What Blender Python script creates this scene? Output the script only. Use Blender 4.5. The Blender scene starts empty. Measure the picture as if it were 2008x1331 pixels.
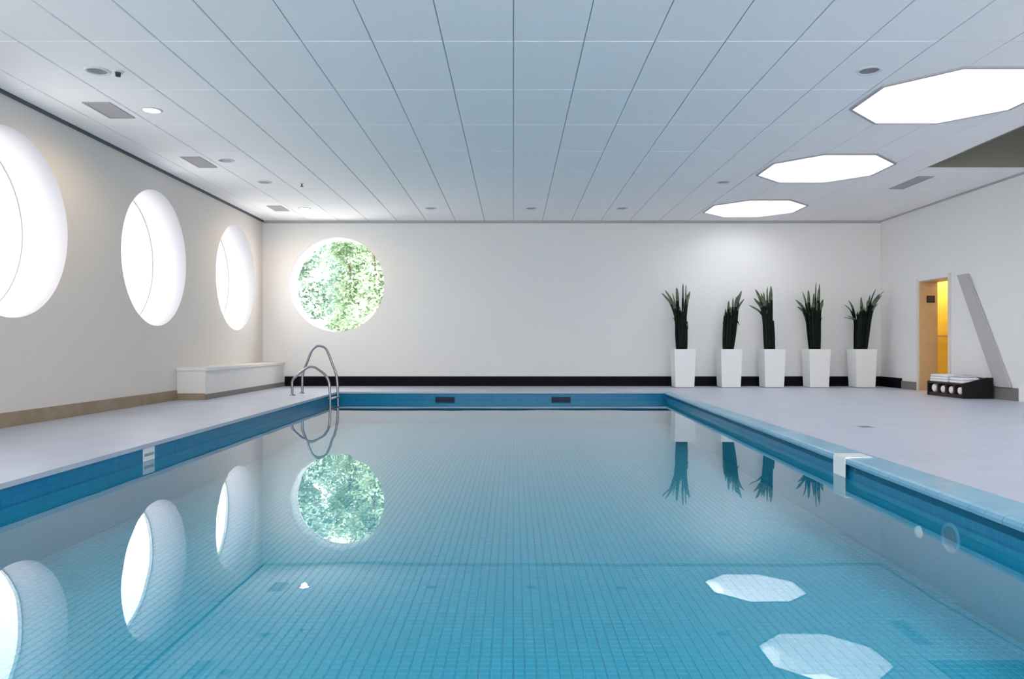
import bpy, bmesh, math, random
from mathutils import Vector, Matrix
random.seed(7)
C = bpy.context.scene.collection
S = bpy.context.scene
PI = math.pi

# ------------------------------------------------------------------ camera
F_PX, W_PX = 1470.0, 2008.0
CAM_H = 0.83
cam_d = bpy.data.cameras.new('camera')
cam = bpy.data.objects.new('camera', cam_d); C.objects.link(cam)
cam.location = (0, 0, CAM_H); cam.rotation_euler = (PI/2, 0, 0)
cam_d.sensor_width = 36.0; cam_d.lens = 36.0*F_PX/W_PX
cam_d.shift_x = -0.0015; cam_d.shift_y = 0.0062
cam_d.clip_end = 200
S.camera = cam

# ------------------------------------------------------------------ view, world, light
vs = S.view_settings
vs.view_transform = 'Standard'; vs.look = 'None'; vs.gamma = 1.0
vs.use_curve_mapping = False; vs.exposure = 0.72
S.cycles.use_denoising = True
S.cycles.max_bounces = 14; S.cycles.diffuse_bounces = 7; S.cycles.glossy_bounces = 4
S.cycles.transparent_max_bounces = 12
S.cycles.sample_clamp_indirect = 6.0
S.cycles.caustics_reflective = True; S.cycles.caustics_refractive = False
wd = bpy.data.worlds.new('overcast_sky'); S.world = wd; wd.use_nodes = True
bg = wd.node_tree.nodes['Background']
bg.inputs[0].default_value = (0.97, 0.98, 1.0, 1); bg.inputs[1].default_value = 5.0
try: wd.cycles.sampling_method = 'AUTOMATIC'
except Exception: pass

sun_d = bpy.data.lights.new('sun', 'SUN'); sun_d.energy = 8.0; sun_d.angle = math.radians(3); sun_d.color = (1.0, 0.97, 0.92)
sun = bpy.data.objects.new('sun', sun_d); C.objects.link(sun)
sun.rotation_euler = Vector((-0.90, 0.20, -0.33)).to_track_quat('-Z', 'Y').to_euler()

# room measures (metres, camera at the origin looking along +y)
XL, XR, YB, YF, ZC = -5.18, 7.58, 15.48, -4.0, 3.41
WT = 0.58                                  # outer wall thickness
WIN_R, WIN_Z = 0.98, 2.10
LEFT_Y = [14.03, 10.88, 7.73, 4.58, 1.43, -1.72]
BACK_X = -3.65
SKY_Y = [14.10, 10.94, 7.80, 4.65, 1.50]
SKY_X, SKY_A = 4.53, 0.85                  # centre line and apothem
SKY_TOP = ZC+0.62

def portal(loc, rot, sx, sy):
    l = bpy.data.lights.new('daylight_portal', 'AREA'); l.shape = 'RECTANGLE'; l.size = sx; l.size_y = sy
    l.cycles.is_portal = True
    o = bpy.data.objects.new('daylight_portal', l); C.objects.link(o); o.location = loc; o.rotation_euler = rot
for y in LEFT_Y: portal((XL-WT-0.03, y, WIN_Z), (0, -PI/2, 0), 2.0, 2.0)
portal((BACK_X, YB+WT+0.03, WIN_Z), (-PI/2, 0, 0), 2.0, 2.0)
FW = (-3.4, 6.2, 0.15, 2.95)                # unseen glazed front, added behind the viewer to brighten the room
portal(((FW[0]+FW[1])/2, YF-0.23, (FW[2]+FW[3])/2), (PI/2, 0, 0), FW[1]-FW[0], FW[3]-FW[2])
for y in SKY_Y: portal((SKY_X, y, SKY_TOP+0.08), (0, 0, 0), 1.8, 1.8)

# ------------------------------------------------------------------ materials
def mat(name, col, rough=0.6, spec=0.3, metal=0.0, emit=None, noise=None, bump=None, coat=0.0):
    m = bpy.data.materials.new(name); m.use_nodes = True
    n = m.node_tree.nodes; L = m.node_tree.links; b = n['Principled BSDF']
    b.inputs['Base Color'].default_value = (*col, 1); b.inputs['Roughness'].default_value = rough
    b.inputs['Specular IOR Level'].default_value = spec; b.inputs['Metallic'].default_value = metal
    b.inputs['Coat Weight'].default_value = coat
    if emit:
        b.inputs['Emission Color'].default_value = (*emit[0], 1); b.inputs['Emission Strength'].default_value = emit[1]
    if noise or bump:
        tc = n.new('ShaderNodeTexCoord')
    if noise:                               # (scale, second colour, contrast low, high)
        t = n.new('ShaderNodeTexNoise'); t.inputs['Scale'].default_value = noise[0]; t.inputs['Detail'].default_value = 4
        L.new(tc.outputs['Object'], t.inputs['Vector'])
        r = n.new('ShaderNodeMapRange'); r.inputs[1].default_value = 0.3; r.inputs[2].default_value = 0.7
        L.new(t.outputs['Fac'], r.inputs[0])
        x = n.new('ShaderNodeMix'); x.data_type = 'RGBA'
        x.inputs[6].default_value = (*col, 1); x.inputs[7].default_value = (*noise[1], 1)
        L.new(r.outputs[0], x.inputs[0]); L.new(x.outputs[2], b.inputs['Base Color'])
    if bump:                                # (scale, strength)
        t = n.new('ShaderNodeTexNoise'); t.inputs['Scale'].default_value = bump[0]; t.inputs['Detail'].default_value = 3
        L.new(tc.outputs['Object'], t.inputs['Vector'])
        bp = n.new('ShaderNodeBump'); bp.inputs['Strength'].default_value = bump[1]; bp.inputs['Distance'].default_value = 0.01
        L.new(t.outputs['Fac'], bp.inputs['Height']); L.new(bp.outputs['Normal'], b.inputs['Normal'])
    return m

def mosaic(name, c1, c2, grout, size):
    m = bpy.data.materials.new(name); m.use_nodes = True
    n = m.node_tree.nodes; L = m.node_tree.links; b = n['Principled BSDF']
    uv = n.new('ShaderNodeUVMap'); k = n.new('ShaderNodeTexBrick')
    k.offset = 0.0; k.squash = 1.0
    k.inputs['Scale'].default_value = 1.0
    k.inputs['Brick Width'].default_value = size; k.inputs['Row Height'].default_value = size
    k.inputs['Mortar Size'].default_value = size*0.045; k.inputs['Mortar Smooth'].default_value = 0.1
    k.inputs['Color1'].default_value = (*c1, 1); k.inputs['Color2'].default_value = (*c2, 1); k.inputs['Mortar'].default_value = (*grout, 1)
    L.new(uv.outputs[0], k.inputs['Vector']); L.new(k.outputs['Color'], b.inputs['Base Color'])
    bp = n.new('ShaderNodeBump'); bp.invert = True; bp.inputs['Strength'].default_value = 0.4; bp.inputs['Distance'].default_value = 0.004
    L.new(k.outputs['Fac'], bp.inputs['Height']); L.new(bp.outputs['Normal'], b.inputs['Normal'])
    b.inputs['Roughness'].default_value = 0.2; b.inputs['Specular IOR Level'].default_value = 0.15
    return m

def thin_clear(name, tint, ior, bump=None):
    """surface that lets light through straight and mirrors by Fresnel"""
    m = bpy.data.materials.new(name); m.use_nodes = True
    n = m.node_tree.nodes; L = m.node_tree.links
    for x in list(n): n.remove(x)
    out = n.new('ShaderNodeOutputMaterial'); mix = n.new('ShaderNodeMixShader')
    lw = n.new('ShaderNodeLayerWeight'); lw.inputs['Blend'].default_value = 0.5
    pw = n.new('ShaderNodeMath'); pw.operation = 'POWER'; pw.inputs[1].default_value = 5.0      # Schlick
    f0 = ((ior-1)/(ior+1))**2
    fr = n.new('ShaderNodeMath'); fr.operation = 'MULTIPLY_ADD'; fr.inputs[1].default_value = 1-f0; fr.inputs[2].default_value = f0
    L.new(lw.outputs['Facing'], pw.inputs[0]); L.new(pw.outputs[0], fr.inputs[0])
    tr = n.new('ShaderNodeBsdfTransparent'); tr.inputs['Color'].default_value = (*tint, 1)
    gl = n.new('ShaderNodeBsdfGlossy'); gl.inputs['Roughness'].default_value = 0.0; gl.inputs['Color'].default_value = (1, 1, 1, 1)
    L.new(fr.outputs[0], mix.inputs[0]); L.new(tr.outputs[0], mix.inputs[1]); L.new(gl.outputs[0], mix.inputs[2])
    L.new(mix.outputs[0], out.inputs['Surface'])
    if bump:
        tc = n.new('ShaderNodeTexCoord'); t = n.new('ShaderNodeTexNoise')
        t.inputs['Scale'].default_value = bump[0]; t.inputs['Detail'].default_value = 1.5
        L.new(tc.outputs['Object'], t.inputs['Vector'])
        bp = n.new('ShaderNodeBump'); bp.inputs['Strength'].default_value = 1.0; bp.inputs['Distance'].default_value = bump[1]
        L.new(t.outputs['Fac'], bp.inputs['Height'])
        L.new(bp.outputs['Normal'], gl.inputs['Normal'])
    return m

M = {}
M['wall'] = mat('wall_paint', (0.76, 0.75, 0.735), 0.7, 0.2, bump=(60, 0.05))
M['wall_l'] = mat('wall_paint_warm', (0.68, 0.635, 0.605), 0.7, 0.2, bump=(60, 0.05))  # left wall copy of the wall paint, warm downlight glow mixed into its colour
M['wall_outer'] = mat('render_outside', (0.7, 0.69, 0.66), 0.9)
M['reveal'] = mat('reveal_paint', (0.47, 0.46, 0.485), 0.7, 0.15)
M['shaft'] = mat('skylight_shaft_paint', (0.82, 0.82, 0.84), 0.7, 0.2)
M['ctile'] = mat('ceiling_tile_white', (0.935, 0.91, 0.905), 0.8, 0.15, bump=(140, 0.08))
M['cback'] = mat('ceiling_void_grey', (0.45, 0.48, 0.52), 0.9)
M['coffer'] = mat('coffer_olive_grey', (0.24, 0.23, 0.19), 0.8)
M['gap'] = mat('shadow_gap_dark', (0.09, 0.11, 0.135), 0.6)
M['gap_l'] = mat('shadow_gap_grey', (0.42, 0.41, 0.41), 0.6)
M['deck'] = mat('deck_stone', (0.50, 0.53, 0.62), 0.38, 0.35, noise=(2.2, (0.45, 0.48, 0.57)), bump=(35, 0.06))
M['base_black'] = mat('baseboard_black', (0.004, 0.004, 0.007), 0.6, 0.1)
M['base_brown'] = mat('baseboard_brown', (0.27, 0.20, 0.13), 0.5, noise=(5, (0.33, 0.26, 0.19)))
M['base_grey'] = mat('baseboard_grey', (0.20, 0.185, 0.175), 0.5)
M['white'] = mat('white_lacquer', (0.82, 0.82, 0.80), 0.35, 0.4)
M['plaster'] = mat('bench_plaster', (0.74, 0.72, 0.70), 0.6, 0.25, bump=(50, 0.05))
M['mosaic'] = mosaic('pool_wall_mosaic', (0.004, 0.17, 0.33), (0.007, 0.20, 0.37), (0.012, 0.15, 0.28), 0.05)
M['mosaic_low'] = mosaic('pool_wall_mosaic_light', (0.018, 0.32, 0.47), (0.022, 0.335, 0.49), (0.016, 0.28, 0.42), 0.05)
M['ptile'] = mat('pool_floor_tile', (0.022, 0.355, 0.50), 0.35, 0.3, noise=(1.3, (0.028, 0.375, 0.525)))
M['grout'] = mat('pool_grout', (0.020, 0.305, 0.45), 0.8)
M['coping'] = mat('coping_pale_blue', (0.17, 0.40, 0.56), 0.25, 0.5, noise=(3, (0.21, 0.43, 0.58)))
M['water'] = thin_clear('pool_water', (0.80, 0.955, 0.975), 1.333, bump=(1.1, 0.0016))
M['glass'] = thin_clear('window_glass', (0.94, 0.96, 0.95), 1.25)
M['glass_left'] = thin_clear('window_glass_grey', (0.64, 0.65, 0.655), 1.25)
M['glass_sky'] = thin_clear('skylight_dome_glass', (0.72, 0.73, 0.735), 1.25)
M['frame'] = mat('window_frame_white', (0.75, 0.75, 0.75), 0.4)
M['steel'] = mat('brushed_steel', (0.30, 0.30, 0.34), 0.28, 0.5, metal=1.0)
M['slot'] = mat('skimmer_dark', (0.004, 0.01, 0.05), 0.5)
M['vent'] = mat('vent_grey', (0.42, 0.40, 0.415), 0.6)
M['vent_dark'] = mat('vent_shadow', (0.10, 0.10, 0.105), 0.8)
M['lamp_on'] = mat('lamp_glow', (0.9, 0.85, 0.75), 0.5, emit=((1.0, 0.86, 0.66), 9.0))
M['lamp_off'] = mat('lamp_glass_off', (0.22, 0.22, 0.24), 0.3)
M['ring'] = mat('lamp_ring', (0.70, 0.70, 0.72), 0.4)
M['dark_metal'] = mat('dark_metal', (0.05, 0.05, 0.06), 0.4)
M['leaf'] = mat('leaf_dark_green', (0.004, 0.007, 0.005), 0.55, 0.12, noise=(9, (0.008, 0.016, 0.008)))
M['leaf_pale'] = mat('leaf_grey_green', (0.15, 0.18, 0.115), 0.5, 0.2, noise=(9, (0.045, 0.06, 0.035)))
M['soil'] = mat('soil', (0.03, 0.022, 0.016), 0.95, noise=(30, (0.05, 0.04, 0.03)))
M['wood'] = mat('tan_wood_lining', (0.50, 0.37, 0.23), 0.5, noise=(4, (0.55, 0.42, 0.27)))
M['casing'] = mat('cream_casing', (0.70, 0.63, 0.54), 0.5)
M['yellow'] = mat('corridor_yellow', (0.80, 0.62, 0.13), 0.6)
M['plate'] = mat('plate_dark', (0.02, 0.012, 0.008), 0.5)
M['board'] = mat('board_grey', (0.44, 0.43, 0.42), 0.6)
M['chest'] = mat('chest_dark_brown', (0.030, 0.011, 0.012), 0.45, noise=(10, (0.045, 0.016, 0.016)))
M['chest_black'] = mat('chest_black', (0.006, 0.005, 0.006), 0.5)
M['towel'] = mat('towel_white', (0.82, 0.79, 0.80), 0.95, bump=(220, 0.4))
M['towel_grey'] = mat('towel_grey', (0.50, 0.52, 0.58), 0.95, bump=(220, 0.4))
M['marker'] = mat('marker_tile_white', (0.78, 0.80, 0.78), 0.25, 0.5)
M['marker_band'] = mat('marker_tile_band', (0.30, 0.36, 0.40), 0.3)
M['grass'] = mat('pale_paving', (0.74, 0.73, 0.70), 0.95, noise=(0.7, (0.80, 0.79, 0.77)))
M['bark'] = mat('bark', (0.16, 0.12, 0.09), 0.9)
M['fol'] = mat('tree_leaf', (0.34, 0.46, 0.29), 0.6, noise=(0.9, (0.42, 0.52, 0.37)))
M['fol2'] = mat('tree_leaf_bluish', (0.28, 0.41, 0.32), 0.6, noise=(0.9, (0.36, 0.47, 0.38)))

# ------------------------------------------------------------------ helpers
def obj(name, bm, m, parent=None, smooth=False, loc=None):
    me = bpy.data.meshes.new(name)
    bmesh.ops.recalc_face_normals(bm, faces=bm.faces)
    if smooth:
        for f in bm.faces: f.smooth = True
    bm.to_mesh(me); bm.free()
    for x in (m if isinstance(m, (list, tuple)) else [m]): me.materials.append(x)
    o = bpy.data.objects.new(name, me); C.objects.link(o)
    if parent: o.parent = parent
    if loc: o.location = loc
    return o
def tag(o, label, cat, group=None):
    o['label'] = label; o['category'] = cat
    if group: o['group'] = group
    return o
def thing(name, label, cat, loc=(0, 0, 0), rz=0, group=None):
    o = bpy.data.objects.new(name, None); C.objects.link(o); o.location = loc; o.rotation_euler = (0, 0, rz)
    o.empty_display_size = 0.1
    return tag(o, label, cat, group)
def struct(o, label=None):
    o['kind'] = 'structure'
    if label: o['label'] = label
    return o
def stuff(o): o['kind'] = 'stuff'; return o
def box(bm, x0, x1, y0, y1, z0, z1, bevel=0.0, mi=0):
    vs_ = [bm.verts.new(p) for p in ((x0,y0,z0),(x1,y0,z0),(x1,y1,z0),(x0,y1,z0),(x0,y0,z1),(x1,y0,z1),(x1,y1,z1),(x0,y1,z1))]
    fs = [bm.faces.new([vs_[i] for i in q]) for q in ((3,2,1,0),(4,5,6,7),(0,1,5,4),(1,2,6,5),(2,3,7,6),(3,0,4,7))]
    for f in fs: f.material_index = mi
    if bevel:
        es = {e for f in fs for e in f.edges}
        r = bmesh.ops.bevel(bm, geom=list(es), offset=bevel, segments=2, affect='EDGES', profile=0.6)
        for f in r['faces']: f.material_index = mi
    return fs
def nb(): return bmesh.new()
def bx(*a, **k):
    bm = nb(); box(bm, *a, **k); return bm
def prism(bm, pts, n, d, bevel=0):
    """polygon pts (3D) extruded by vector d"""
    a = [bm.verts.new(p) for p in pts]; b = [bm.verts.new(Vector(p)+Vector(d)) for p in pts]
    bm.faces.new(a); bm.faces.new(b[::-1])
    for i in range(len(a)):
        j = (i+1) % len(a); bm.faces.new((a[i], b[i], b[j], a[j]))
    if bevel: bmesh.ops.bevel(bm, geom=list(bm.edges), offset=bevel, segments=2, affect='EDGES')
def lathe(bm, prof, seg=24, axis='z', cap=False):
    rings = []
    for r, h in prof:
        ring = []
        for k in range(seg):
            a = 2*PI*k/seg; u, v = r*math.cos(a), r*math.sin(a)
            ring.append(bm.verts.new({'z': (u, v, h), 'x': (h, u, v), 'y': (u, h, v)}[axis]))
        rings.append(ring)
    for a, b in zip(rings, rings[1:]):
        for k in range(seg):
            j = (k+1) % seg; bm.faces.new((a[k], a[j], b[j], b[k]))
    if cap:
        bm.faces.new(rings[0]); bm.faces.new(rings[-1])
def smooth_path(pts, n=6):
    P = [Vector(p) for p in pts]; P = [2*P[0]-P[1]]+P+[2*P[-1]-P[-2]]
    out = []
    for i in range(1, len(P)-2):
        p0, p1, p2, p3 = P[i-1:i+3]
        for k in range(n):
            t = k/n
            out.append(0.5*((2*p1)+(p2-p0)*t+(2*p0-5*p1+4*p2-p3)*t*t+(3*p1-p0-3*p2+p3)*t**3))
    out.append(P[-2]); return out
def tube(bm, pts, r, seg=12):
    up = Vector((0, 1, 0.01)); rings = []
    for i, p in enumerate(pts):
        t = (pts[min(i+1, len(pts)-1)]-pts[max(i-1, 0)]).normalized()
        u = t.cross(up)
        if u.length < 1e-4: u = t.cross(Vector((1, 0, 0)))
        u.normalize(); v = t.cross(u).normalized()
        rings.append([bm.verts.new(p+r*(math.cos(2*PI*k/seg)*u+math.sin(2*PI*k/seg)*v)) for k in range(seg)])
    for a, b in zip(rings, rings[1:]):
        for k in range(seg):
            j = (k+1) % seg; bm.faces.new((a[k], a[j], b[j], b[k]))
    bm.faces.new(rings[0][::-1]); bm.faces.new(rings[-1])

# panel in (u,v) with a star-shaped hole around (cu,cv): returns (outer, inner) loops
def hole_loops(u0, u1, v0, v1, cu, cv, inner):
    """inner: list of (u,v) hole points.  Matches each by radial projection on the rectangle, corners included."""
    def proj(du, dv):
        t = 1e9
        if du > 1e-9: t = min(t, (u1-cu)/du)
        if du < -1e-9: t = min(t, (u0-cu)/du)
        if dv > 1e-9: t = min(t, (v1-cv)/dv)
        if dv < -1e-9: t = min(t, (v0-cv)/dv)
        return (cu+du*t, cv+dv*t)
    n = len(inner); items = []
    for i in range(n):
        (a, b) = inner[i]; items.append((math.atan2(b-cv, a-cu) % (2*PI), (a, b), proj(a-cu, b-cv)))
    for c in ((u0, v0), (u1, v0), (u1, v1), (u0, v1)):
        du, dv = c[0]-cu, c[1]-cv; best = None
        for i in range(n):                  # ray / hole edge intersection
            (a, b), (a2, b2) = inner[i], inner[(i+1) % n]
            ex, ey = a2-a, b2-b; det = du*(-ey)+dv*ex
            if abs(det) < 1e-12: continue
            rx, ry = a-cu, b-cv
            t = (rx*(-ey)+ry*ex)/det; s = (du*ry-dv*rx)/det
            if t > 0 and -1e-9 <= s <= 1+1e-9: best = (cu+du*t, cv+dv*t)
        items.append((math.atan2(dv, du) % (2*PI), best, c))
    items.sort(key=lambda x: x[0])
    res = []
    for it in items:
        if res and abs(res[-1][0]-it[0]) < 1e-6: continue
        res.append(it)
    return [x[2] for x in res], [x[1] for x in res]
def panel_hole(bm, to3, w0, w1, rect, centre, inner, tube_too=False):
    o, i = hole_loops(*rect, *centre, inner)
    n = len(o)
    for w in (w0, w1):
        A = [bm.verts.new(to3(p, w)) for p in o]; B = [bm.verts.new(to3(p, w)) for p in i]
        for k in range(n):
            j = (k+1) % n; bm.faces.new((A[k], A[j], B[j], B[k]))
    if tube_too:
        A = [bm.verts.new(to3(p, w0)) for p in i]; B = [bm.verts.new(to3(p, w1)) for p in i]
        for k in range(n):
            j = (k+1) % n; bm.faces.new((A[k], A[j], B[j], B[k]))
def panel(bm, to3, w0, w1, u0, u1, v0, v1):
    for w in (w0, w1):
        bm.faces.new([bm.verts.new(to3(p, w)) for p in ((u0, v0), (u1, v0), (u1, v1), (u0, v1))])
circ = lambda cu, cv, r, n=72: [(cu+r*math.cos(2*PI*k/n), cv+r*math.sin(2*PI*k/n)) for k in range(n)]
def octo(cx, cy, a):
    R = a/math.cos(PI/8)
    return [(cx+R*math.cos(PI/8+k*PI/4), cy+R*math.sin(PI/8+k*PI/4)) for k in range(8)]

# ------------------------------------------------------------------ outside
bm = nb()
for q in ((-70, XL-WT, -40, 90), (XR+3, 60, -40, 90), (XL-WT, XR+3, YB+WT, 90), (XL-WT, XR+3, -40, YF-0.2)): box(bm, *q, -0.35, -0.15)
struct(obj('ground', bm, M['grass']), 'pale paved ground outside the round windows')

# ------------------------------------------------------------------ walls
bm = nb(); t3 = lambda p, w: (w, p[0], p[1])
edges = [YF]+[(LEFT_Y[i]+LEFT_Y[i+1])/2 for i in range(len(LEFT_Y)-1)][::-1]+[YB]
ys = sorted(LEFT_Y)
ZT = ZC+0.25
for i, y in enumerate(ys):
    panel_hole(bm, t3, XL, XL-WT, (edges[i], edges[i+1], 0.0, ZT), (y, WIN_Z), circ(y, WIN_Z, WIN_R))
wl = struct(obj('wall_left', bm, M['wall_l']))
bm = nb(); t3b = lambda p, w: (p[0], w, p[1])
panel_hole(bm, t3b, YB, YB+WT, (XL-WT, -1.2, 0.0, ZT), (BACK_X, WIN_Z), circ(BACK_X, WIN_Z, WIN_R))
panel(bm, t3b, YB, YB+WT, -1.2, XR+0.33, 0.0, ZT)
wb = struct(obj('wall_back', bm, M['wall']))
# right wall with the doorway
DY0, DY1, DZ = 13.06, 14.0, 2.03
bm = nb(); RT = 0.33
box(bm, XR, XR+RT, YF, DY0, 0, ZT+0.9); box(bm, XR, XR+RT, DY1, YB, 0, ZT+0.9); box(bm, XR, XR+RT, DY0, DY1, DZ, ZT+0.9)
wr = struct(obj('wall_right', bm, M['wall']))
bm = nb()
for q in ((XL-WT, FW[0], 0, ZT+0.9), (FW[1], XR+RT, 0, ZT+0.9), (FW[0], FW[1], 0, FW[2]), (FW[0], FW[1], FW[3], ZT+0.9)): box(bm, q[0], q[1], YF-0.2, YF, q[2], q[3])
struct(obj('wall_front', bm, M['wall']))
fwn = bpy.data.objects.new('window_13', None); C.objects.link(fwn); struct(fwn, 'wide glazed front behind the viewer')  # added window, lets extra daylight into the room
nf = 6
for k in range(nf+1):
    x = FW[0]+(FW[1]-FW[0])*k/nf; obj('window_mullion', bx(x-0.03, x+0.03, YF-0.14, YF-0.06, FW[2], FW[3]), M['frame'], fwn)
for k in range(nf):
    x0 = FW[0]+(FW[1]-FW[0])*k/nf+0.03; x1 = FW[0]+(FW[1]-FW[0])*(k+1)/nf-0.03
    bm = nb(); bm.faces.new([bm.verts.new(p) for p in ((x0, YF-0.1, FW[2]), (x1, YF-0.1, FW[2]), (x1, YF-0.1, FW[3]), (x0, YF-0.1, FW[3]))])
    obj('window_pane', bm, M['glass'], fwn)

# round windows
def round_window(n, loc, axis, label):
    """built around the origin with the tube running to +h along axis"""
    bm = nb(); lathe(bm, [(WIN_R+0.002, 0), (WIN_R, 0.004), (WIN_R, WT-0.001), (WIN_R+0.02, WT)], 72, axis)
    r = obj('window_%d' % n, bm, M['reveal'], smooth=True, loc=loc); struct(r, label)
    bm = nb(); lathe(bm, [(WIN_R, WT-0.05), (WIN_R-0.008, WT-0.05), (WIN_R-0.008, WT-0.01), (WIN_R, WT-0.01)], 72, axis)
    obj('window_frame', bm, M['frame'], r)
    bm = nb()
    pts = circ(0, 0, WIN_R-0.008, 48)
    h = WT-0.03
    bm.faces.new([bm.verts.new({'x': (h, a, b), 'y': (a, h, b)}[axis]) for a, b in pts])
    obj('window_pane', bm, M['glass_left'] if axis == 'x' else M['glass'], r)
    return r
names = ['round left wall window next to the far corner', 'round left wall window, second from the far corner',
         'round left wall window cut by the frame edge']
for i, y in enumerate(LEFT_Y):
    r = round_window(i+1, (XL, y, WIN_Z), 'x', names[i] if i < 3 else 'round left wall window beside the viewer')
    r.scale = (-1, 1, 1)
round_window(7, (BACK_X, YB, WIN_Z), 'y', 'round back wall window with green trees behind')

# ------------------------------------------------------------------ floor (deck) around the pool
PY0, PY1 = 1.0, 13.56
lx = lambda y: -3.06-0.0103*y
rx = lambda y: 2.28+0.034*y          # inner lip of the right coping
ro = lambda y: 2.64+0.0130*y         # outer edge of the right coping
WATER, FLOOR_Z = -0.15, -0.57
bm = nb()
def slab(pts, z0, z1):
    prism(bm, [(x, y, z1) for x, y in pts], None, (0, 0, z0-z1))
oh = 0.018
slab([(XL-WT, YF), (XR+RT, YF), (XR+RT, PY0), (XL-WT, PY0)], -0.05, 0)
slab([(XL-WT, PY0), (lx(PY0)+oh, PY0), (lx(PY1)+oh, PY1), (XL-WT, PY1)], -0.035, 0)
slab([(ro(PY0), PY0), (XR+RT, PY0), (XR+RT, PY1), (ro(PY1), PY1)], -0.05, 0)
slab([(XL-WT, PY1-oh), (XR+RT, PY1-oh), (XR+RT, YB+WT), (XL-WT, YB+WT)], -0.03, 0)
fl = struct(obj('floor', bm, M['deck']))

# ------------------------------------------------------------------ ceiling
ceil = bpy.data.objects.new('ceiling', None); C.objects.link(ceil); struct(ceil)
CX = 6.0; CYE = 10.8                    # coffer: x > CX, y < CYE
bm = nb(); tz = lambda p, w: (p[0], p[1], w)
zb0, zb1 = ZC+0.012, ZC+0.22
sk = sorted(SKY_Y); ye = [YF]+[(sk[i]+sk[i+1])/2 for i in range(len(sk)-1)]+[YB]
for i, y in enumerate(sk):
    x1 = CX
    panel_hole(bm, tz, zb0, zb1, (3.0, x1, ye[i], ye[i+1]), (SKY_X, y), octo(SKY_X, y, SKY_A))
panel(bm, tz, zb0, zb1, XL-WT, 3.0, YF, YB+WT)
panel(bm, tz, zb0, zb1, 3.0, XR+RT, YB, YB+WT)
panel(bm, tz, zb0, zb1, CX, XR+RT, CYE, YB)
obj('ceiling_void', bm, M['cback'], ceil)
# coffer
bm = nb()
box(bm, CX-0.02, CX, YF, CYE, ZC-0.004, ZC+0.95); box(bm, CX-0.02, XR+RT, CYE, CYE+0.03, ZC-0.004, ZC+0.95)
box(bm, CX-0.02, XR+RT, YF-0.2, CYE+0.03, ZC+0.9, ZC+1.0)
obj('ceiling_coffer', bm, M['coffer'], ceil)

def clip(poly, a, b, c, keep_in):
    """keep a*x+b*y<=c (keep_in) or >= c"""
    out = []; s = 1 if keep_in else -1
    for i in range(len(poly)):
        p, q = poly[i], poly[(i+1) % len(poly)]
        dp, dq = s*(a*p[0]+b*p[1]-c), s*(a*q[0]+b*q[1]-c)
        if dp <= 1e-9: out.append(p)
        if (dp < -1e-9 and dq > 1e-9) or (dp > 1e-9 and dq < -1e-9):
            t = dp/(dp-dq); out.append((p[0]+(q[0]-p[0])*t, p[1]+(q[1]-p[1])*t))
    return out if len(out) >= 3 else []
def area(p): return abs(sum(p[i][0]*p[(i+1) % len(p)][1]-p[(i+1) % len(p)][0]*p[i][1] for i in range(len(p))))/2
def minus_oct(poly, cx, cy, a):
    pieces = []; rest = poly
    for k in range(8):
        n0, n1 = math.cos(k*PI/4), math.sin(k*PI/4); c = n0*cx+n1*cy+a
        outp = clip(rest, n0, n1, c, False)
        if outp and area(outp) > 1e-5: pieces.append(outp)
        rest = clip(rest, n0, n1, c, True)
        if not rest: break
    return pieces
G = 0.0045                                # half joint
def tile_bm(bm, x0, x1, y0, y1):
    ch = 0.007
    hit = [y for y in SKY_Y if abs(y-(y0+y1)/2) < SKY_A+0.05+(y1-y0)/2 and x1 > SKY_X-SKY_A-0.05 and x0 < SKY_X+SKY_A+0.05]
    if not hit:
        lo = [bm.verts.new(p) for p in ((x0+ch, y0+ch, ZC), (x1-ch, y0+ch, ZC), (x1-ch, y1-ch, ZC), (x0+ch, y1-ch, ZC))]
        hi = [bm.verts.new(p) for p in ((x0, y0, ZC+0.007), (x1, y0, ZC+0.007), (x1, y1, ZC+0.007), (x0, y1, ZC+0.007))]
        tp = [bm.verts.new((v.co.x, v.co.y, ZC+0.012)) for v in hi]
        bm.faces.new(lo)
        for A, B in ((lo, hi), (hi, tp)):
            for i in range(4):
                j = (i+1) % 4; bm.faces.new((A[i], A[j], B[j], B[i]))
        return True
    polys = [[(x0, y0), (x1, y0), (x1, y1), (x0, y1)]]
    for y in hit:
        polys = [q for p in polys for q in minus_oct(p, SKY_X, y, SKY_A+0.012)]
    for p in polys:
        prism(bm, [(a, b, ZC) for a, b in p], None, (0, 0, 0.012))
    return bool(polys)
xs = [XL+0.03]+[0.6*k for k in range(-8, 13)]+[XR-0.01]
rows = [6.35+1.2*k for k in range(-1, 8)]+[YB-0.01]
shared = {}
for yi in range(len(rows)-1):
    for xi in range(len(xs)-1):
        x0, x1, y0, y1 = xs[xi]+G, xs[xi+1]-G, rows[yi]+G, rows[yi+1]-G
        if x0 >= CX-0.05 and y0 < CYE:
            if y1 < CYE+0.1: continue
            y0 = CYE+0.04
        elif x1 > CX-0.05 and y0 < CYE: x1 = CX-0.024
        bm = nb()
        if tile_bm(bm, x0, x1, y0, y1): obj('ceiling_tile', bm, M['ctile'], ceil)
        else: bm.free()
bm = nb()
rr = [YF+0.01]+[6.35+1.2*k for k in range(-8, 0)]
for y0, y1 in zip(rr, rr[1:]):
    for x0, x1 in zip(xs, xs[1:]):
        if x0 >= CX-0.05: continue
        tile_bm(bm, x0+G, x1-G, y0+G, y1-G)
stuff(obj('ceiling_tile_field', bm, M['ctile'], ceil))

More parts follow.
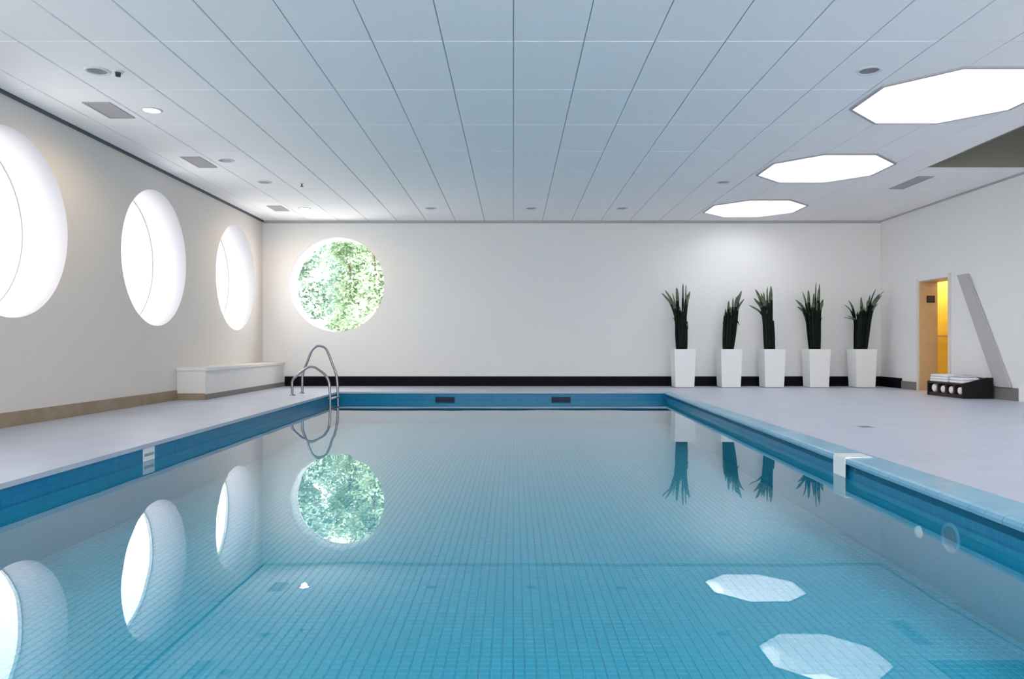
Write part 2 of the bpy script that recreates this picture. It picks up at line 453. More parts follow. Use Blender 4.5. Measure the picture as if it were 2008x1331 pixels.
# shadow-gap trims where walls meet the ceiling
bm = nb(); box(bm, XL, XL+0.028, YF, YB, ZC-0.028, ZC+0.012)
struct(obj('trim_1', bm, M['gap']), 'dark shadow gap strip on top of the left wall')
bm = nb(); box(bm, XL+0.028, XR, YB-0.016, YB, ZC-0.05, ZC+0.012)
struct(obj('trim_2', bm, M['gap_l']), 'grey strip on top of the back wall')
bm = nb(); box(bm, XR-0.02, XR, CYE+0.03, YB-0.016, ZC-0.03, ZC+0.012)
struct(obj('trim_3', bm, M['gap_l']), 'grey strip on top of the white right wall')

# skylights
wn = [4, 3, 2, 1, 0]
slab_lbl = ['octagonal skylight nearest to the back wall', 'octagonal skylight, second from the back wall', 'large octagonal skylight cut by the frame edge',
            'octagonal skylight over the near deck', 'octagonal skylight behind the viewer']
for i, y in enumerate(SKY_Y):
    t = bpy.data.objects.new('window_%d' % (8+i), None); C.objects.link(t); t.location = (SKY_X, y, ZC); struct(t, slab_lbl[i])
    o8 = octo(0, 0, SKY_A); o8b = octo(0, 0, SKY_A+0.03)
    bm = nb(); n = 8
    A = [bm.verts.new((a, b, 0.0)) for a, b in o8]; B = [bm.verts.new((a, b, SKY_TOP-ZC)) for a, b in o8]
    A2 = [bm.verts.new((a, b, 0.0)) for a, b in o8b]; B2 = [bm.verts.new((a, b, SKY_TOP-ZC)) for a, b in o8b]
    for k in range(8):
        j = (k+1) % 8
        bm.faces.new((A[k], A[j], B[j], B[k])); bm.faces.new((A2[k], A2[j], B2[j], B2[k])); bm.faces.new((B[k], B[j], B2[j], B2[k]))
    obj('skylight_shaft', bm, M['shaft'], t)
    bm = nb(); oi = octo(0, 0, SKY_A-0.004); oo = octo(0, 0, SKY_A+0.028)
    for z in (-0.016, 0.0):
        a_ = [bm.verts.new((a, b, z)) for a, b in oi]; b_ = [bm.verts.new((a, b, z)) for a, b in oo]
        for k in range(8): j = (k+1) % 8; bm.faces.new((a_[k], a_[j], b_[j], b_[k]))
    for L_ in (oi, oo):
        a_ = [bm.verts.new((a, b, -0.016)) for a, b in L_]; b_ = [bm.verts.new((a, b, 0)) for a, b in L_]
        for k in range(8): j = (k+1) % 8; bm.faces.new((a_[k], a_[j], b_[j], b_[k]))
    obj('skylight_frame', bm, M['vent'], t)
    bm = nb(); rad = 0.0; H = SKY_TOP-ZC
    rings = [octo(0, 0, SKY_A*s) for s in (1.03, 0.8, 0.45)]; hz = (0.0, 0.10, 0.16)
    vr = [[bm.verts.new((a, b, H+h)) for a, b in r_] for r_, h in zip(rings, hz)]
    for p, q in zip(vr, vr[1:]):
        for k in range(8): j = (k+1) % 8; bm.faces.new((p[k], p[j], q[j], q[k]))
    bm.faces.new(vr[-1])
    obj('skylight_dome', bm, M['glass_sky'], t)

# ------------------------------------------------------------------ baseboards
bt = 0.022
BEN = (XL+0.003, -4.72, 11.5, YB-0.003, 0.495)       # bench block x0 x1 y0 y1 top
bm = nb(); box(bm, XL, XL+bt, YF, BEN[2], 0, 0.15, 0.004)
struct(obj('baseboard_left', bm, M['base_brown']))
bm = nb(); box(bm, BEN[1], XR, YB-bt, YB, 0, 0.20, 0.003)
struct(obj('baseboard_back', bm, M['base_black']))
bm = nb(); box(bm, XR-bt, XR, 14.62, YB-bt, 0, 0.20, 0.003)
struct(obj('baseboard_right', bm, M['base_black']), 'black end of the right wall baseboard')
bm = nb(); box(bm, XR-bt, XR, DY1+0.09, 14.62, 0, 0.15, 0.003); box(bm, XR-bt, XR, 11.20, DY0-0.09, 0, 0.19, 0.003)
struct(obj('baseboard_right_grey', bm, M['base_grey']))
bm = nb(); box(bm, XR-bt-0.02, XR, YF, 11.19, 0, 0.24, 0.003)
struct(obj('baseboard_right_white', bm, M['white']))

# ------------------------------------------------------------------ pool
pool = bpy.data.objects.new('pool_basin', None); C.objects.link(pool); struct(pool, 'blue mosaic pool basin')
def quad_uv(bm, pts, uvs):
    uvl = bm.loops.layers.uv.verify(); f = bm.faces.new([bm.verts.new(p) for p in pts])
    for l, u in zip(f.loops, uvs): l[uvl].uv = u
ZT_ = -0.036
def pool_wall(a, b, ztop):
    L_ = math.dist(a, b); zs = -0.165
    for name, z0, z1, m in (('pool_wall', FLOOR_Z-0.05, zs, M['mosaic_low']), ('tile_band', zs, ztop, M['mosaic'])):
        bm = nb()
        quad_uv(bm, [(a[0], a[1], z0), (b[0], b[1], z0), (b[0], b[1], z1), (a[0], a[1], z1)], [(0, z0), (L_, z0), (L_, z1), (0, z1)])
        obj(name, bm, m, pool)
pool_wall((lx(PY0), PY0), (lx(PY1), PY1), -0.03)
pool_wall((lx(PY1), PY1), (ro(PY1), PY1), -0.028)
pool_wall((rx(PY1)+0.03, PY1), (rx(PY0)+0.03, PY0), -0.05)
pool_wall((ro(PY0), PY0), (lx(PY0), PY0), -0.05)
# shelf under the right coping
bm = nb()
prism(bm, [(rx(PY0)+0.03, PY0, -0.05), (ro(PY0)+0.05, PY0, -0.05), (ro(PY1)+0.05, PY1, -0.05), (rx(PY1)+0.03, PY1, -0.05)], None, (0, 0, -0.05))
obj('coping_bed', bm, M['grout'], pool)
# pale blue coping tiles on the right, rounded lip
n = 84
for i in range(n):
    y0 = PY0+(PY1-PY0)*i/n+0.002; y1 = PY0+(PY1-PY0)*(i+1)/n-0.002
    bm = nb()
    def ring(y):
        a, b = rx(y), ro(y)-0.003; w = b-a
        pr = [(b, -0.05), (b, 0.0), (a+0.035, -0.006), (a+0.012, -0.012), (a, -0.030), (a+0.004, -0.05)]
        return [bm.verts.new((x, y, z)) for x, z in pr]
    A, B = ring(y0), ring(y1)
    for k in range(len(A)):
        j = (k+1) % len(A); bm.faces.new((A[k], A[j], B[j], B[k]))
    bm.faces.new(A); bm.faces.new(B[::-1])
    obj('coping_tile', bm, M['coping'], pool)
# pool floor: grout bed and mosaic tiles
bm = nb()
bm.faces.new([bm.verts.new(p) for p in ((lx(PY0), PY0, FLOOR_Z-0.004), (rx(PY0)+0.03, PY0, FLOOR_Z-0.004), (rx(PY1)+0.03, PY1, FLOOR_Z-0.004), (lx(PY1), PY1, FLOOR_Z-0.004))])
obj('grout_bed', bm, M['grout'], pool)
TS = 0.05; g = 0.0035
def ptile_me():
    bm = nb(); h = TS/2-g; e = 0.004
    top = [bm.verts.new(p) for p in ((-h+e, -h+e, 0), (h-e, -h+e, 0), (h-e, h-e, 0), (-h+e, h-e, 0))]
    bot = [bm.verts.new(p) for p in ((-h, -h, -0.004), (h, -h, -0.004), (h, h, -0.004), (-h, h, -0.004))]
    bm.faces.new(top)
    for i in range(4): j = (i+1) % 4; bm.faces.new((top[i], bot[i], bot[j], top[j]))
    me = bpy.data.meshes.new('mosaic_tile'); bm.to_mesh(me); bm.free(); me.materials.append(M['ptile']); return me
me_t = ptile_me()
V, Fc = [], []
cnt = 0; y_near = 3.16
h = TS/2-g; e = 0.004
yk = 0; y = PY0+TS/2
while y < PY1-TS/2:
    k0 = math.floor(lx(y)/TS)+1; k1 = math.floor((rx(y)+0.03)/TS)
    for k in range(k0, k1):
        x = (k+0.5)*TS
        if y > y_near and cnt < 290:
            o = bpy.data.objects.new('mosaic_tile', me_t); C.objects.link(o); o.parent = pool; o.location = (x, y, FLOOR_Z); cnt += 1
        else:
            b0 = len(V)
            V += [(x-h+e, y-h+e, FLOOR_Z), (x+h-e, y-h+e, FLOOR_Z), (x+h-e, y+h-e, FLOOR_Z), (x-h+e, y+h-e, FLOOR_Z),
                  (x-h, y-h, FLOOR_Z-0.004), (x+h, y-h, FLOOR_Z-0.004), (x+h, y+h, FLOOR_Z-0.004), (x-h, y+h, FLOOR_Z-0.004)]
            Fc += [(b0, b0+1, b0+2, b0+3)]+[(b0+i, b0+4+i, b0+4+(i+1) % 4, b0+(i+1) % 4) for i in range(4)]
    y += TS
me = bpy.data.meshes.new('mosaic_tile_field'); me.from_pydata(V, [], Fc); me.materials.append(M['ptile'])
o = bpy.data.objects.new('mosaic_tile_field', me); C.objects.link(o); o.parent = pool; stuff(o)

# water
bm = nb()
bm.faces.new([bm.verts.new(p) for p in ((lx(PY0), PY0, WATER), (rx(PY0)+0.03, PY0, WATER), (rx(PY1)+0.03, PY1, WATER), (lx(PY1), PY1, WATER))])
struct(obj('water', bm, M['water']), 'still clear pool water')

# fittings in the pool
for x, lb in ((-1.24, 'dark skimmer slot in the pool back wall, left of centre'), (0.86, 'dark skimmer slot in the pool back wall, right of centre')):
    t = thing('skimmer_opening', lb, 'skimmer', (x, PY1, -0.13), group='skimmer slots in the back pool wall')
    bm = nb()
    for a in ((-0.185, 0.185, -0.012, 0.0, 0.036, 0.046), (-0.185, 0.185, -0.012, 0, -0.06, -0.05), (-0.185, -0.172, -0.012, 0, -0.05, 0.036), (0.172, 0.185, -0.012, 0, -0.05, 0.036)): box(bm, *a)
    obj('skimmer_frame', bm, M['mosaic'], t)
    obj('skimmer_flap', bx(-0.172, 0.172, -0.006, 0.0, -0.05, 0.036), M['slot'], t)
# depth marker tiles
t = thing('depth_marker', 'grey-white marker tile set in the dark left pool wall', 'marker', (lx(6.42), 6.42, -0.095))
obj('marker_tile', bx(0, 0.006, -0.10, 0.10, -0.055, 0.055, bevel=0.002), M['marker'], t)
obj('marker_band', bx(0.006, 0.008, -0.085, 0.085, -0.014, 0.010), M['marker_band'], t)
t = thing('depth_marker', 'white marker tile on the pale blue right pool edge', 'marker', (rx(5.68), 5.68, 0))
obj('coping_plate', bx(-0.004, 0.20, -0.10, 0.10, -0.012, 0.003, bevel=0.001), M['marker'], t)
obj('marker_tile', bx(-0.008, 0.0, -0.10, 0.10, -0.15, -0.012, bevel=0.002), M['marker'], t)
# inlets on the right wall, under water
xw = lambda y: rx(y)+0.03
t = thing('pool_inlet', 'small white round inlet under water on the right pool wall', 'inlet', (xw(4.55), 4.55, -0.30))
bm = nb(); lathe(bm, [(0.0, -0.022), (0.02, -0.022), (0.034, -0.014), (0.038, 0)], 20, 'x'); obj('inlet_nozzle', bm, M['marker'], t, True)
t = thing('pool_inlet', 'ring shaped underwater inlet with a dark centre, beside the small white one', 'inlet', (xw(4.20), 4.20, -0.25))
bm = nb(); lathe(bm, [(0.062, 0), (0.064, -0.012), (0.085, -0.012), (0.09, 0)], 28, 'x'); obj('inlet_ring', bm, M['coping'], t, True)
bm = nb(); lathe(bm, [(0.0, -0.004), (0.062, -0.004)], 20, 'x'); obj('inlet_grille', bm, M['marker_band'], t)

# pool ladder
lad = thing('pool_ladder', 'steel pool ladder with one tall and one short handrail hoop', 'ladder', (-3.39, 12.82, 0))
def rail(pts, y, lbl):
    bm = nb(); P = smooth_path([(x+3.39, y-12.82, z) for x, z in pts], 6); tube(bm, P, 0.021, 12)
    o = obj('handrail', bm, M['steel'], lad, True); o['label'] = lbl
rail([(-3.69, 0.0), (-3.69, 0.18), (-3.68, 0.35), (-3.60, 0.56), (-3.53, 0.74), (-3.46, 0.81), (-3.39, 0.83), (-3.29, 0.79), (-3.23, 0.68), (-3.17, 0.52), (-3.10, 0.33), (-3.075, 0.1), (-3.07, -0.2), (-3.07, -0.54)], 13.10, 'tall far handrail hoop')
rail([(-3.706, 0.0), (-3.706, 0.14), (-3.70, 0.25), (-3.63, 0.33), (-3.52, 0.42), (-3.43, 0.475), (-3.34, 0.475), (-3.25, 0.42), (-3.16, 0.35), (-3.095, 0.24), (-3.075, 0.08), (-3.07, -0.2), (-3.07, -0.54)], 12.55, 'short near handrail hoop')
for z in (-0.06, -0.22, -0.38):
    bm = nb(); box(bm, 0.28, 0.36, -0.27, 0.28, z-0.012, z+0.012, 0.006); obj('step', bm, M['steel'], lad)
for y in (12.55, 13.10):
    bm = nb(); lathe(bm, [(0.022, 0.03), (0.03, 0.026), (0.05, 0.008), (0.052, 0)], 20)
    obj('base_flange', bm, M['steel'], lad, True, loc=(-3.70+3.39, y-12.82, 0))

# ------------------------------------------------------------------ doorway and corridor on the right
d = bpy.data.objects.new('door_1', None); C.objects.link(d); d.location = (XR, (DY0+DY1)/2, 0); struct(d, 'open doorway with cream casing and tan lining')
hw = (DY1-DY0)/2
bm = nb(); box(bm, 0.0, RT, hw-0.018, hw, 0, DZ); obj('door_lining', bm, M['wood'], d)
bm = nb(); box(bm, 0.0, RT, -hw, -hw+0.018, 0, DZ); obj('door_lining', bm, M['wood'], d)
bm = nb(); box(bm, 0.0, RT, -hw+0.018, hw-0.018, DZ-0.018, DZ); obj('door_head', bm, M['wood'], d)
for a in ((-hw-0.075, -hw), (hw, hw+0.075)):
    obj('door_casing', bx(-0.02, 0.0, a[0], a[1], 0, DZ+0.06, bevel=0.004), M['casing'], d)
obj('door_casing', bx(-0.02, 0.0, -hw, hw, DZ, DZ+0.06, bevel=0.004), M['wall'], d)
K = (XR+RT, 9.6, 12.2, 14.35, 2.5)
bm = nb()
box(bm, K[0], K[1], K[3], K[3]+0.1, 0, K[4]); box(bm, K[0], K[1], K[2]-0.1, K[2], 0, K[4]); box(bm, K[1], K[1]+0.1, K[2]-0.1, K[3]+0.1, 0, K[4])
box(bm, K[0], K[1]+0.1, K[2]-0.1, K[3]+0.1, K[4], K[4]+0.1)
struct(obj('wall_corridor', bm, M['yellow']), 'yellow lit corridor walls behind the doorway')
bm = nb(); box(bm, K[0], K[1]+0.1, K[2]-0.1, K[3]+0.1, -0.05, 0); struct(obj('floor_corridor', bm, M['base_brown']))
t = thing('handrail_corridor', 'short dark rail on the yellow wall inside the doorway', 'rail', (8.15, K[3], 1.02))
obj('rail_bar', bx(-0.20, 0.35, -0.07, -0.04, -0.02, 0.02, bevel=0.006), M['wood'], t)
for x in (-0.12, 0.28): obj('rail_bracket', bx(x-0.012, x+0.012, -0.045, 0.0, -0.012, 0.012, bevel=0.003), M['dark_metal'], t)
t = thing('ceiling_lamp', 'round warm ceiling lamp inside the yellow corridor', 'lamp', (8.35, 13.95, K[4]))
bm = nb(); lathe(bm, [(0.0, -0.055), (0.08, -0.05), (0.12, -0.02), (0.12, 0.0)], 24); obj('lamp_diffuser', bm, M['lamp_on'], t, True)
l = bpy.data.lights.new('corridor_lamp', 'POINT'); l.energy = 20; l.color = (1.0, 0.90, 0.66); l.shadow_soft_size = 0.09
lo = bpy.data.objects.new('corridor_lamp', l); C.objects.link(lo); lo.location = (8.35, 13.95, K[4]-0.16)
t = thing('door_sign', 'small dark square plate on the tan door lining', 'sign', (XR+0.20, DY1-0.018, 1.70))
obj('sign_plate', bx(-0.075, 0.075, -0.012, 0.0, -0.065, 0.065, bevel=0.003), M['plate'], t)
obj('sign_border', bx(-0.06, 0.06, -0.0135, -0.012, -0.05, 0.05), M['dark_metal'], t)

# slanted board on the right wall
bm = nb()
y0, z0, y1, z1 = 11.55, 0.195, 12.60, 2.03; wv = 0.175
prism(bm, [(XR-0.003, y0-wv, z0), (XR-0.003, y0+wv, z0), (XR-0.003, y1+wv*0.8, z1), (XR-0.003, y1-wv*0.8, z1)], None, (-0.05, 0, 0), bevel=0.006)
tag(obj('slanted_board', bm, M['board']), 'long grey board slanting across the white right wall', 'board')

# ------------------------------------------------------------------ low towel chest
cx0, cx1, cy0, cy1 = 7.05, 7.55, 11.75, 12.78
t = thing('towel_chest', 'low dark brown chest with a sloping top against the right wall', 'chest', (cx0, cy0, 0))
W, Ln = cx1-cx0, cy1-cy0
def chest_end(y0_, y1_, m):
    bm = nb(); prism(bm, [(0, y0_, 0.0), (W-0.03, y0_, 0.0), (W-0.03, y0_, 0.33), (W-0.12, y0_, 0.33), (0, y0_, 0.235)], None, (0, y1_-y0_, 0), bevel=0.004)
    return obj('end_panel', bm, m, t)
chest_end(0, 0.04, M['chest_black']); chest_end(Ln-0.04, Ln, M['chest_black'])
obj('back_panel', bx(W-0.07, W-0.03, 0.04, Ln-0.04, 0, 0.32, bevel=0.003), M['chest'], t)
obj('bottom_board', bx(0.01, W-0.07, 0.04, Ln-0.04, 0.0, 0.055, bevel=0.003), M['chest'], t)
obj('top_board', bx(0.0, W-0.07, 0.04, Ln-0.04, 0.205, 0.232, bevel=0.003), M['chest'], t)
ny = [0.27, 0.50, 0.73]
for yy in ny: obj('divider', bx(0.01, W-0.07, yy-0.02, yy+0.02, 0.055, 0.205, bevel=0.003), M['chest'], t)
cells = [(0.04, 0.25), (0.29, 0.48), (0.52, 0.71), (0.75, Ln-0.04)]
pos = ['nearest to the black end', 'second from the black end', 'third from the black end', 'in the last cell of the row']
for i, (a, b) in enumerate(cells):
    bm = nb(); r = 0.062 if i < 3 else 0.070
    pts = []
    P = [(r*0.15, -0.0), (r*0.55, 0.0), (r*0.85, 0.006), (r, 0.02), (r, 0.36), (r*0.85, 0.374), (0.01, 0.38)]
    lathe(bm, P, 20, 'x', cap=True)
    o = obj('rolled_towel', bm, M['towel'], smooth=True, loc=(cx0+0.02, cy0+(a+b)/2, 0.056+r))
    tag(o, 'white rolled towel in the dark chest, '+pos[i], 'towel', 'rolled towels in the chest')
def folded(name, x0, x1, y0_, y1_, z0_, layers, th, m, label):
    t2 = thing(name, label, 'towel', ((x0+x1)/2, (y0_+y1_)/2, z0_))
    for k in range(layers):
        dx, dy = (x1-x0)/2-0.004*k, (y1_-y0_)/2-0.003*k
        bm = nb(); box(bm, -dx, dx, -dy, dy, k*th+0.0005, (k+1)*th-0.0005, th*0.42); obj('fold', bm, m, t2, True)
folded('folded_towel', cx0+0.01, cx0+0.30, cy0+0.06, cy0+0.40, 0.2325, 2, 0.045, M['towel'], 'low pile of white folded towels beside the black chest end')
folded('folded_towel', cx0+0.01, cx0+0.34, cy0+0.47, cy0+0.97, 0.2325, 3, 0.042, M['towel'], 'high pile of white folded towels on the far half of the chest')
folded('folded_towel', cx0+0.06, cx0+0.28, cy0+0.10, cy0+0.36, 0.3230, 1, 0.035, M['towel_grey'], 'single grey folded towel lying on the low white pile')

# ------------------------------------------------------------------ bench block
t = thing('built_in_bench', 'white plastered bench block built into the far left corner', 'bench', (BEN[0], BEN[2], 0))
bw, bl = BEN[1]-BEN[0], BEN[3]-BEN[2]
obj('bench_body', bx(0, bw-0.02, 0.02, bl, 0, 0.445, bevel=0.006), M['plaster'], t)
obj('bench_top', bx(0, bw, 0, bl, 0.445, 0.495, bevel=0.006), M['plaster'], t)
o = obj('plinth', bx(0, bw-0.02, 0.004, 0.02, 0, 0.10), M['base_brown'], t); o['label'] = 'brown plinth strip on the bench end'
o = obj('plinth', bx(bw-0.02, bw-0.008, 0.004, bl, 0, 0.085), M['base_grey'], t); o['label'] = 'grey plinth strip along the bench side'  # shadow line at the bench foot, put in as a grey strip

# ------------------------------------------------------------------ planters
def leaf(bm, path, w, pale_from=1.1, twist=0.0):
    """channelled blade along path; tip tapering.  material 1 beyond pale_from"""
    P = smooth_path(path, 4); n = len(P); prev = None
    for i, p in enumerate(P):
        s = i/(n-1); t = (P[min(i+1, n-1)]-P[max(i-1, 0)]).normalized()
        a = twist+0.5*s; side = Vector((math.cos(a), math.sin(a), 0)); side = (side-t*side.dot(t)).normalized(); nor = t.cross(side)
        ww = w*(0.75+0.25*math.sin(PI*min(1, s*1.3)))*(1 if s < 0.7 else max(0.04, 1-((s-0.7)/0.3)**1.6))
        ring = [bm.verts.new(q) for q in (p-side*ww/2, p-nor*ww*0.18, p+side*ww/2, p+nor*ww*0.10)]
        if prev:
            for k in range(4):
                j = (k+1) % 4; f = bm.faces.new((prev[k], prev[j], ring[j], ring[k])); f.material_index = 1 if s > pale_from else 0
        prev = ring
    bm.faces.new(prev)
PD = 15.0; SC = F_PX/PD
def wpt(px, py): return ((px-1007.0)/SC, CAM_H-(py-678.0)/SC)     # metres on the plane of the planter row
POT_H = 0.765
plants = [
    dict(px=1337, base=(1328, 1346), mid=(1325, 1346), tips=[(1304, 568), (1317, 588), (1330, 562), (1339, 555), (1356, 570), (1347, 585)], body=[(1324, 612), (1331, 600), (1338, 603), (1343, 612), (1346, 628), (1348, 645), (1334, 596)],
         label='dark plant with fanned pale tips in a white pot, first of the row'),
    dict(px=1427, base=(1418, 1436), mid=(1418, 1445), tips=[(1426, 590), (1441, 583), (1456, 569), (1463, 585), (1448, 578)], body=[(1420, 615), (1423, 604), (1438, 600), (1444, 605), (1445, 622), (1432, 612), (1428, 622)],
         label='dark plant in a white pot bending to the right, second of the row'),
    dict(px=1511, base=(1501, 1519), mid=(1499, 1516), tips=[(1475, 585), (1484, 566), (1513, 560), (1498, 572), (1502, 562), (1490, 580)], body=[(1503, 590), (1508, 600), (1500, 608), (1513, 616), (1516, 634), (1497, 628), (1507, 594)],
         label='dark plant in a white pot with tips bending left, middle of the row'),
    dict(px=1598, base=(1589, 1607), mid=(1584, 1608), tips=[(1563, 586), (1586, 568), (1598, 553), (1602, 563), (1617, 586), (1592, 585), (1611, 592)], body=[(1583, 612), (1590, 596), (1597, 592), (1606, 604), (1608, 616), (1601, 600), (1579, 606)],
         label='upright dark plant in a white pot with yellow-green crown, fourth of the row'),
    dict(px=1688, base=(1676, 1697), mid=(1677, 1703), tips=[(1668, 588), (1660, 620), (1690, 582), (1716, 566), (1730, 570), (1722, 580), (1697, 590)], body=[(1681, 610), (1687, 600), (1694, 600), (1701, 608), (1704, 620), (1684, 604), (1699, 602)],
         label='dark plant in a white pot reaching right, beside the corner'),
]
for i, pl in enumerate(plants):
    X = (pl['px']-1007.0)/SC+0.02
    t = thing('potted_plant', pl['label'], 'plant', (X, PD, 0), group='planters along the back wall')
    bm = nb(); a, b, w = 0.185, 0.212, 0.022
    def sq(r, z): return [bm.verts.new(p) for p in ((-r, -r, z), (r, -r, z), (r, r, z), (-r, r, z))]
    R_ = [sq(a, 0.012), sq(b, POT_H), sq(b-w, POT_H), sq(b-w-0.004, POT_H-0.06)]
    for p, q in zip(R_, R_[1:]):
        for k in range(4): j = (k+1) % 4; bm.faces.new((p[k], p[j], q[j], q[k]))
    bm.faces.new(R_[0]); bm.faces.new(R_[-1])
    bmesh.ops.bevel(bm, geom=[e for e in bm.edges if e.calc_length() > 0.3], offset=0.006, segments=2, affect='EDGES')
    obj('pot', bm, M['white'], t)
    obj('pot_foot', bx(-a+0.02, a-0.02, -a+0.02, a-0.02, 0, 0.012), M['base_grey'], t)
    bm = nb(); r = b-w-0.004; bmesh.ops.create_grid(bm, x_segments=8, y_segments=8, size=r)
    for v in bm.verts: v.co.z = POT_H-0.035+random.uniform(-0.008, 0.008)
    obj('soil', bm, M['soil'], t)
    rnd = random.Random(40+i)
    bl_, br_ = [(q-1007.0)/SC-X for q in pl['base']]; ml, mr = [(q-1007.0)/SC-X for q in pl['mid']]
    z0 = POT_H-0.05; zm = CAM_H-(630-678)/SC
    def one(tx, tz, w, pale, dy, bend):
        f = 0.5+(tx-(ml+mr)/2)/max(0.12, (mr-ml))*0.9; f = min(0.92, max(0.08, f))
        bxp = bl_+(br_-bl_)*f; mx = ml+(mr-ml)*f
        path = [(bxp, dy*0.6, z0), ((bxp+mx)/2, dy*0.8, (z0+zm)/2), (mx, dy, zm)]
        if tz > zm+0.12: path.append((mx+(tx-mx)*0.35, dy*1.2, zm+(tz-zm)*0.6))
        if bend: path.append((mx+(tx-mx)*0.8, dy*1.6, zm+(tz-zm)*0.9))
        path.append((tx, dy*2.0, tz))
        bm = nb(); leaf(bm, path, w, pale, rnd.uniform(-0.5, 0.5))
        obj('leaf', bm, [M['leaf'], M['leaf_pale']], t, False)
    for px, py in pl['body']:
        x, z = wpt(px, py); one(x-X, z, 0.070, 0.86, rnd.uniform(-0.07, 0.07), False)
        one(x-X+rnd.uniform(-0.03, 0.03), z-rnd.uniform(0.05, 0.22), 0.070, 1.1, rnd.uniform(-0.08, 0.08), False)
    for px, py in pl['tips']:
        x, z = wpt(px, py); 
        dy = rnd.uniform(-0.08, 0.08); one(x-X, z, 0.072, 0.62, dy, True)
        # a shorter curled leaf beside each tip
        one(x-X+rnd.choice((-1, 1))*rnd.uniform(0.05, 0.11), z-rnd.uniform(0.02, 0.16), 0.055, 0.6, dy+rnd.uniform(-0.04, 0.04), True)

# ------------------------------------------------------------------ ceiling fittings
def downlight(x, y, lit, label):
    t = thing('downlight', label, 'downlight', (x, y, ZC), group='recessed downlights in the tiled ceiling')
    bm = nb(); lathe(bm, [(0.085, 0.0), (0.090, -0.012), (0.108, -0.010), (0.116, 0.0)], 24); obj('trim_ring', bm, M['ring'], t, True)
    bm = nb(); lathe(bm, [(0.0, -0.010), (0.05, -0.009), (0.086, -0.004)], 24); obj('lamp_lens', bm, M['lamp_on'] if lit else M['lamp_off'], t)
    if lit:
        l = bpy.data.lights.new('downlight_lamp', 'SPOT'); l.energy = 34; l.color = (1.0, 0.74, 0.42); l.spot_size = 3.0; l.spot_blend = 0.5; l.shadow_soft_size = 0.05
        o = bpy.data.objects.new('downlight_lamp', l); C.objects.link(o); o.location = (x, y, ZC-0.04)
for x, y, lit, lb in [(-3.90, 7.03, 0, 'unlit downlight nearest to the frame top, over the left deck'), (-3.96, 8.20, 1, 'glowing warm downlight beside the largest ceiling vent'),
                      (-4.00, 10.42, 0, 'unlit downlight beside the middle left ceiling vent'), (-3.92, 11.80, 0, 'unlit downlight in line with the dark sprinkler'),
                      (-3.92, 14.05, 1, 'small glowing downlight near the far left corner'), (3.33, 7.02, 0, 'unlit downlight beside the largest skylight'),
                      (3.30, 11.80, 0, 'unlit downlight just left of the second skylight'), (-1.55, 14.05, 0, 'unlit downlight nearest to the round back window in the back wall row'),
                      (0.33, 14.05, 0, 'unlit downlight in the middle of the back wall row'), (2.03, 14.05, 0, 'unlit downlight nearest to the skylights in the back wall row')]:
    downlight(x, y, lit, lb)
t = thing('spotlight', 'small dark adjustable spot beside the unlit front downlight', 'spotlight', (-3.72, 7.05, ZC))
bm = nb(); lathe(bm, [(0.0, -0.012), (0.045, -0.010), (0.055, 0.0)], 20); obj('spot_base', bm, M['ring'], t, True)
bm = nb(); lathe(bm, [(0.0, -0.05), (0.022, -0.048), (0.026, -0.010)], 16); obj('spot_head', bm, M['dark_metal'], t, True)
t = thing('sprinkler', 'small dark sprinkler hanging from the left of the ceiling', 'sprinkler', (-3.36, 11.9, ZC))
bm = nb(); lathe(bm, [(0.0, -0.010), (0.03, -0.008), (0.036, 0.0)], 16); obj('sprinkler_plate', bm, M['ring'], t, True)
bm = nb(); lathe(bm, [(0.0, -0.055), (0.026, -0.053), (0.026, -0.048), (0.010, -0.045), (0.010, -0.008)], 14); obj('sprinkler_head', bm, M['dark_metal'], t)
def vent(x0, x1, y0, y1, n, label, dark):
    t = thing('ceiling_vent', label, 'vent', ((x0+x1)/2, (y0+y1)/2, ZC), group='ceiling vents')
    a, b = (x1-x0)/2, (y1-y0)/2; f = 0.02
    bm = nb()
    for q in ((-a, a, -b, -b+f), (-a, a, b-f, b), (-a, -a+f, -b+f, b-f), (a-f, a, -b+f, b-f)): box(bm, *q, -0.010, 0.0)
    obj('vent_frame', bm, M['vent'], t)
    obj('vent_back', bx(-a+f, a-f, -b+f, b-f, -0.002, 0.0), M['vent_dark'], t)
    for k in range(n):
        y = -b+f+(k+0.5)*(2*b-2*f)/n; w = (2*b-2*f)/n*0.36
        bm = nb(); prism(bm, [(-a+f, y-w, -0.003), (-a+f, y+w*0.8, -0.009), (-a+f, y+w, -0.008), (-a+f, y-w*0.8, -0.002)], None, (2*a-2*f, 0, 0))
        obj('slat', bm, M['vent'], t)
vent(-4.57, -4.28, 7.93, 8.48, 9, 'largest grey ceiling vent, beside the glowing downlight', 0)
vent(-4.55, -4.28, 10.22, 10.83, 9, 'grey ceiling vent above the middle round window', 0)
vent(-4.55, -4.28, 13.80, 14.32, 7, 'small grey ceiling vent near the far left corner', 0)
vent(6.16, 6.40, 11.40, 12.30, 9, 'dark ceiling vent beyond the raised coffer', 1)

# floor drain
t = thing('floor_drain', 'small grey floor drain on the right deck', 'drain', (3.60, 7.67, 0.0))
obj('drain_frame', bx(-0.075, 0.075, -0.075, 0.075, 0.0, 0.003, bevel=0.001), M['vent'], t)
for k in range(4): obj('drain_slot', bx(-0.055, 0.055, -0.055+k*0.032, -0.041+k*0.032, 0.003, 0.004), M['vent_dark'], t)

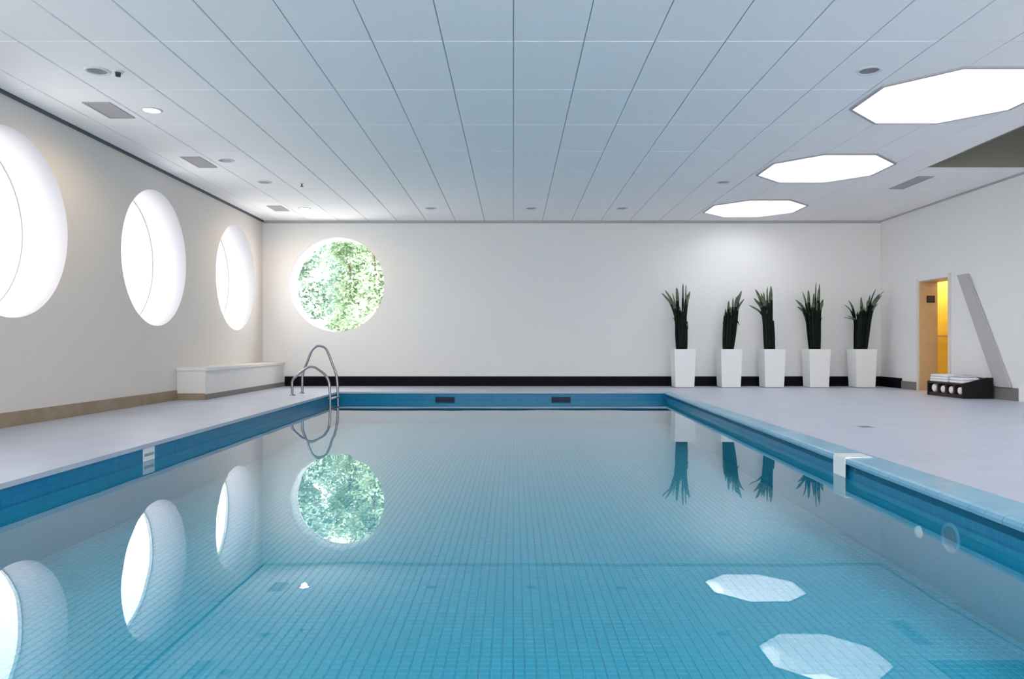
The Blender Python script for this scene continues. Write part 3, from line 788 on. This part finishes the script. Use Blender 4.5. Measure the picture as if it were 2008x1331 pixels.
# ------------------------------------------------------------------ trees behind the back window
def foliage_me(seed, n, m):
    r = random.Random(seed); V, Fc = [], []
    blobs = [(Vector((r.uniform(-0.70, 0.70), r.uniform(-0.6, 0.6), 0.25+4.0*k/29)), r.uniform(0.42, 0.62)) for k in range(30)]
    for _ in range(n):
        c, R = r.choice(blobs); d_ = Vector((r.gauss(0, 1), r.gauss(0, 1), r.gauss(0, 1))).normalized()
        p = c+d_*R*(r.random()**0.4); u = Vector((r.gauss(0, 1), r.gauss(0, 1), r.gauss(0, 0.6))).normalized()
        v = u.cross(Vector((r.gauss(0, 1), r.gauss(0, 1), r.gauss(0, 1)))).normalized(); L_ = r.uniform(0.05, 0.10)
        b = len(V); V += [p-u*L_, p+v*L_*0.45+u*0.01, p+u*L_, p-v*L_*0.45+u*0.01]; Fc.append((b, b+1, b+2, b+3))
    me = bpy.data.meshes.new('foliage'); me.from_pydata([tuple(q) for q in V], [], Fc); me.materials.append(m); return me
fm = [foliage_me(3, 13000, M['fol']), foliage_me(5, 13000, M['fol2'])]
for i, (x, y, s, k, lb) in enumerate([(-6.35, 21.4, 1.0, 1, 'bluish green tree at the left side of the round back window'), (-3.75, 21.6, 1.0, 0, 'pale green tree at the right side of the round back window'),
        (-5.05, 24.4, 1.0, 0, 'pale green tree set back in the middle of the round back window'), (-5.9, 27.6, 1.0, 1, 'bluish green tree farthest back, left of centre'), (-3.0, 28.0, 1.0, 0, 'pale green tree farthest back, right of centre'),
        (-1.15, 21.7, 1.0, 1, 'bluish green tree farthest right outside the back wall'), (-7.45, 24.5, 1.0, 1, 'bluish green tree set back at the left'), (-2.45, 24.6, 1.0, 0, 'pale green tree set back at the right')]):
    t = thing('tree', lb, 'tree', (x, y, -0.15), rz=0, group='trees outside the round back window'); t.scale = (s, s, s)
    bm = nb(); tube(bm, smooth_path([(0, 0, 0), (0.04, 0.02, 1.2), (-0.03, 0.05, 2.6), (0.05, 0, 4.4)], 4), 0.10, 10); obj('trunk', bm, M['bark'], t, True)
    for a, hh in ((0.3, 1.6), (2.4, 2.0), (4.3, 2.6)):
        bm = nb(); tube(bm, smooth_path([(0, 0, hh), (0.3*math.cos(a), 0.3*math.sin(a), hh+0.4), (0.55*math.cos(a), 0.55*math.sin(a), hh+1.0)], 4), 0.035, 8); obj('branch', bm, M['bark'], t, True)
    o = bpy.data.objects.new('foliage', fm[k]); C.objects.link(o); o.parent = t; o.location = (0, 0, 0.55); stuff(o)
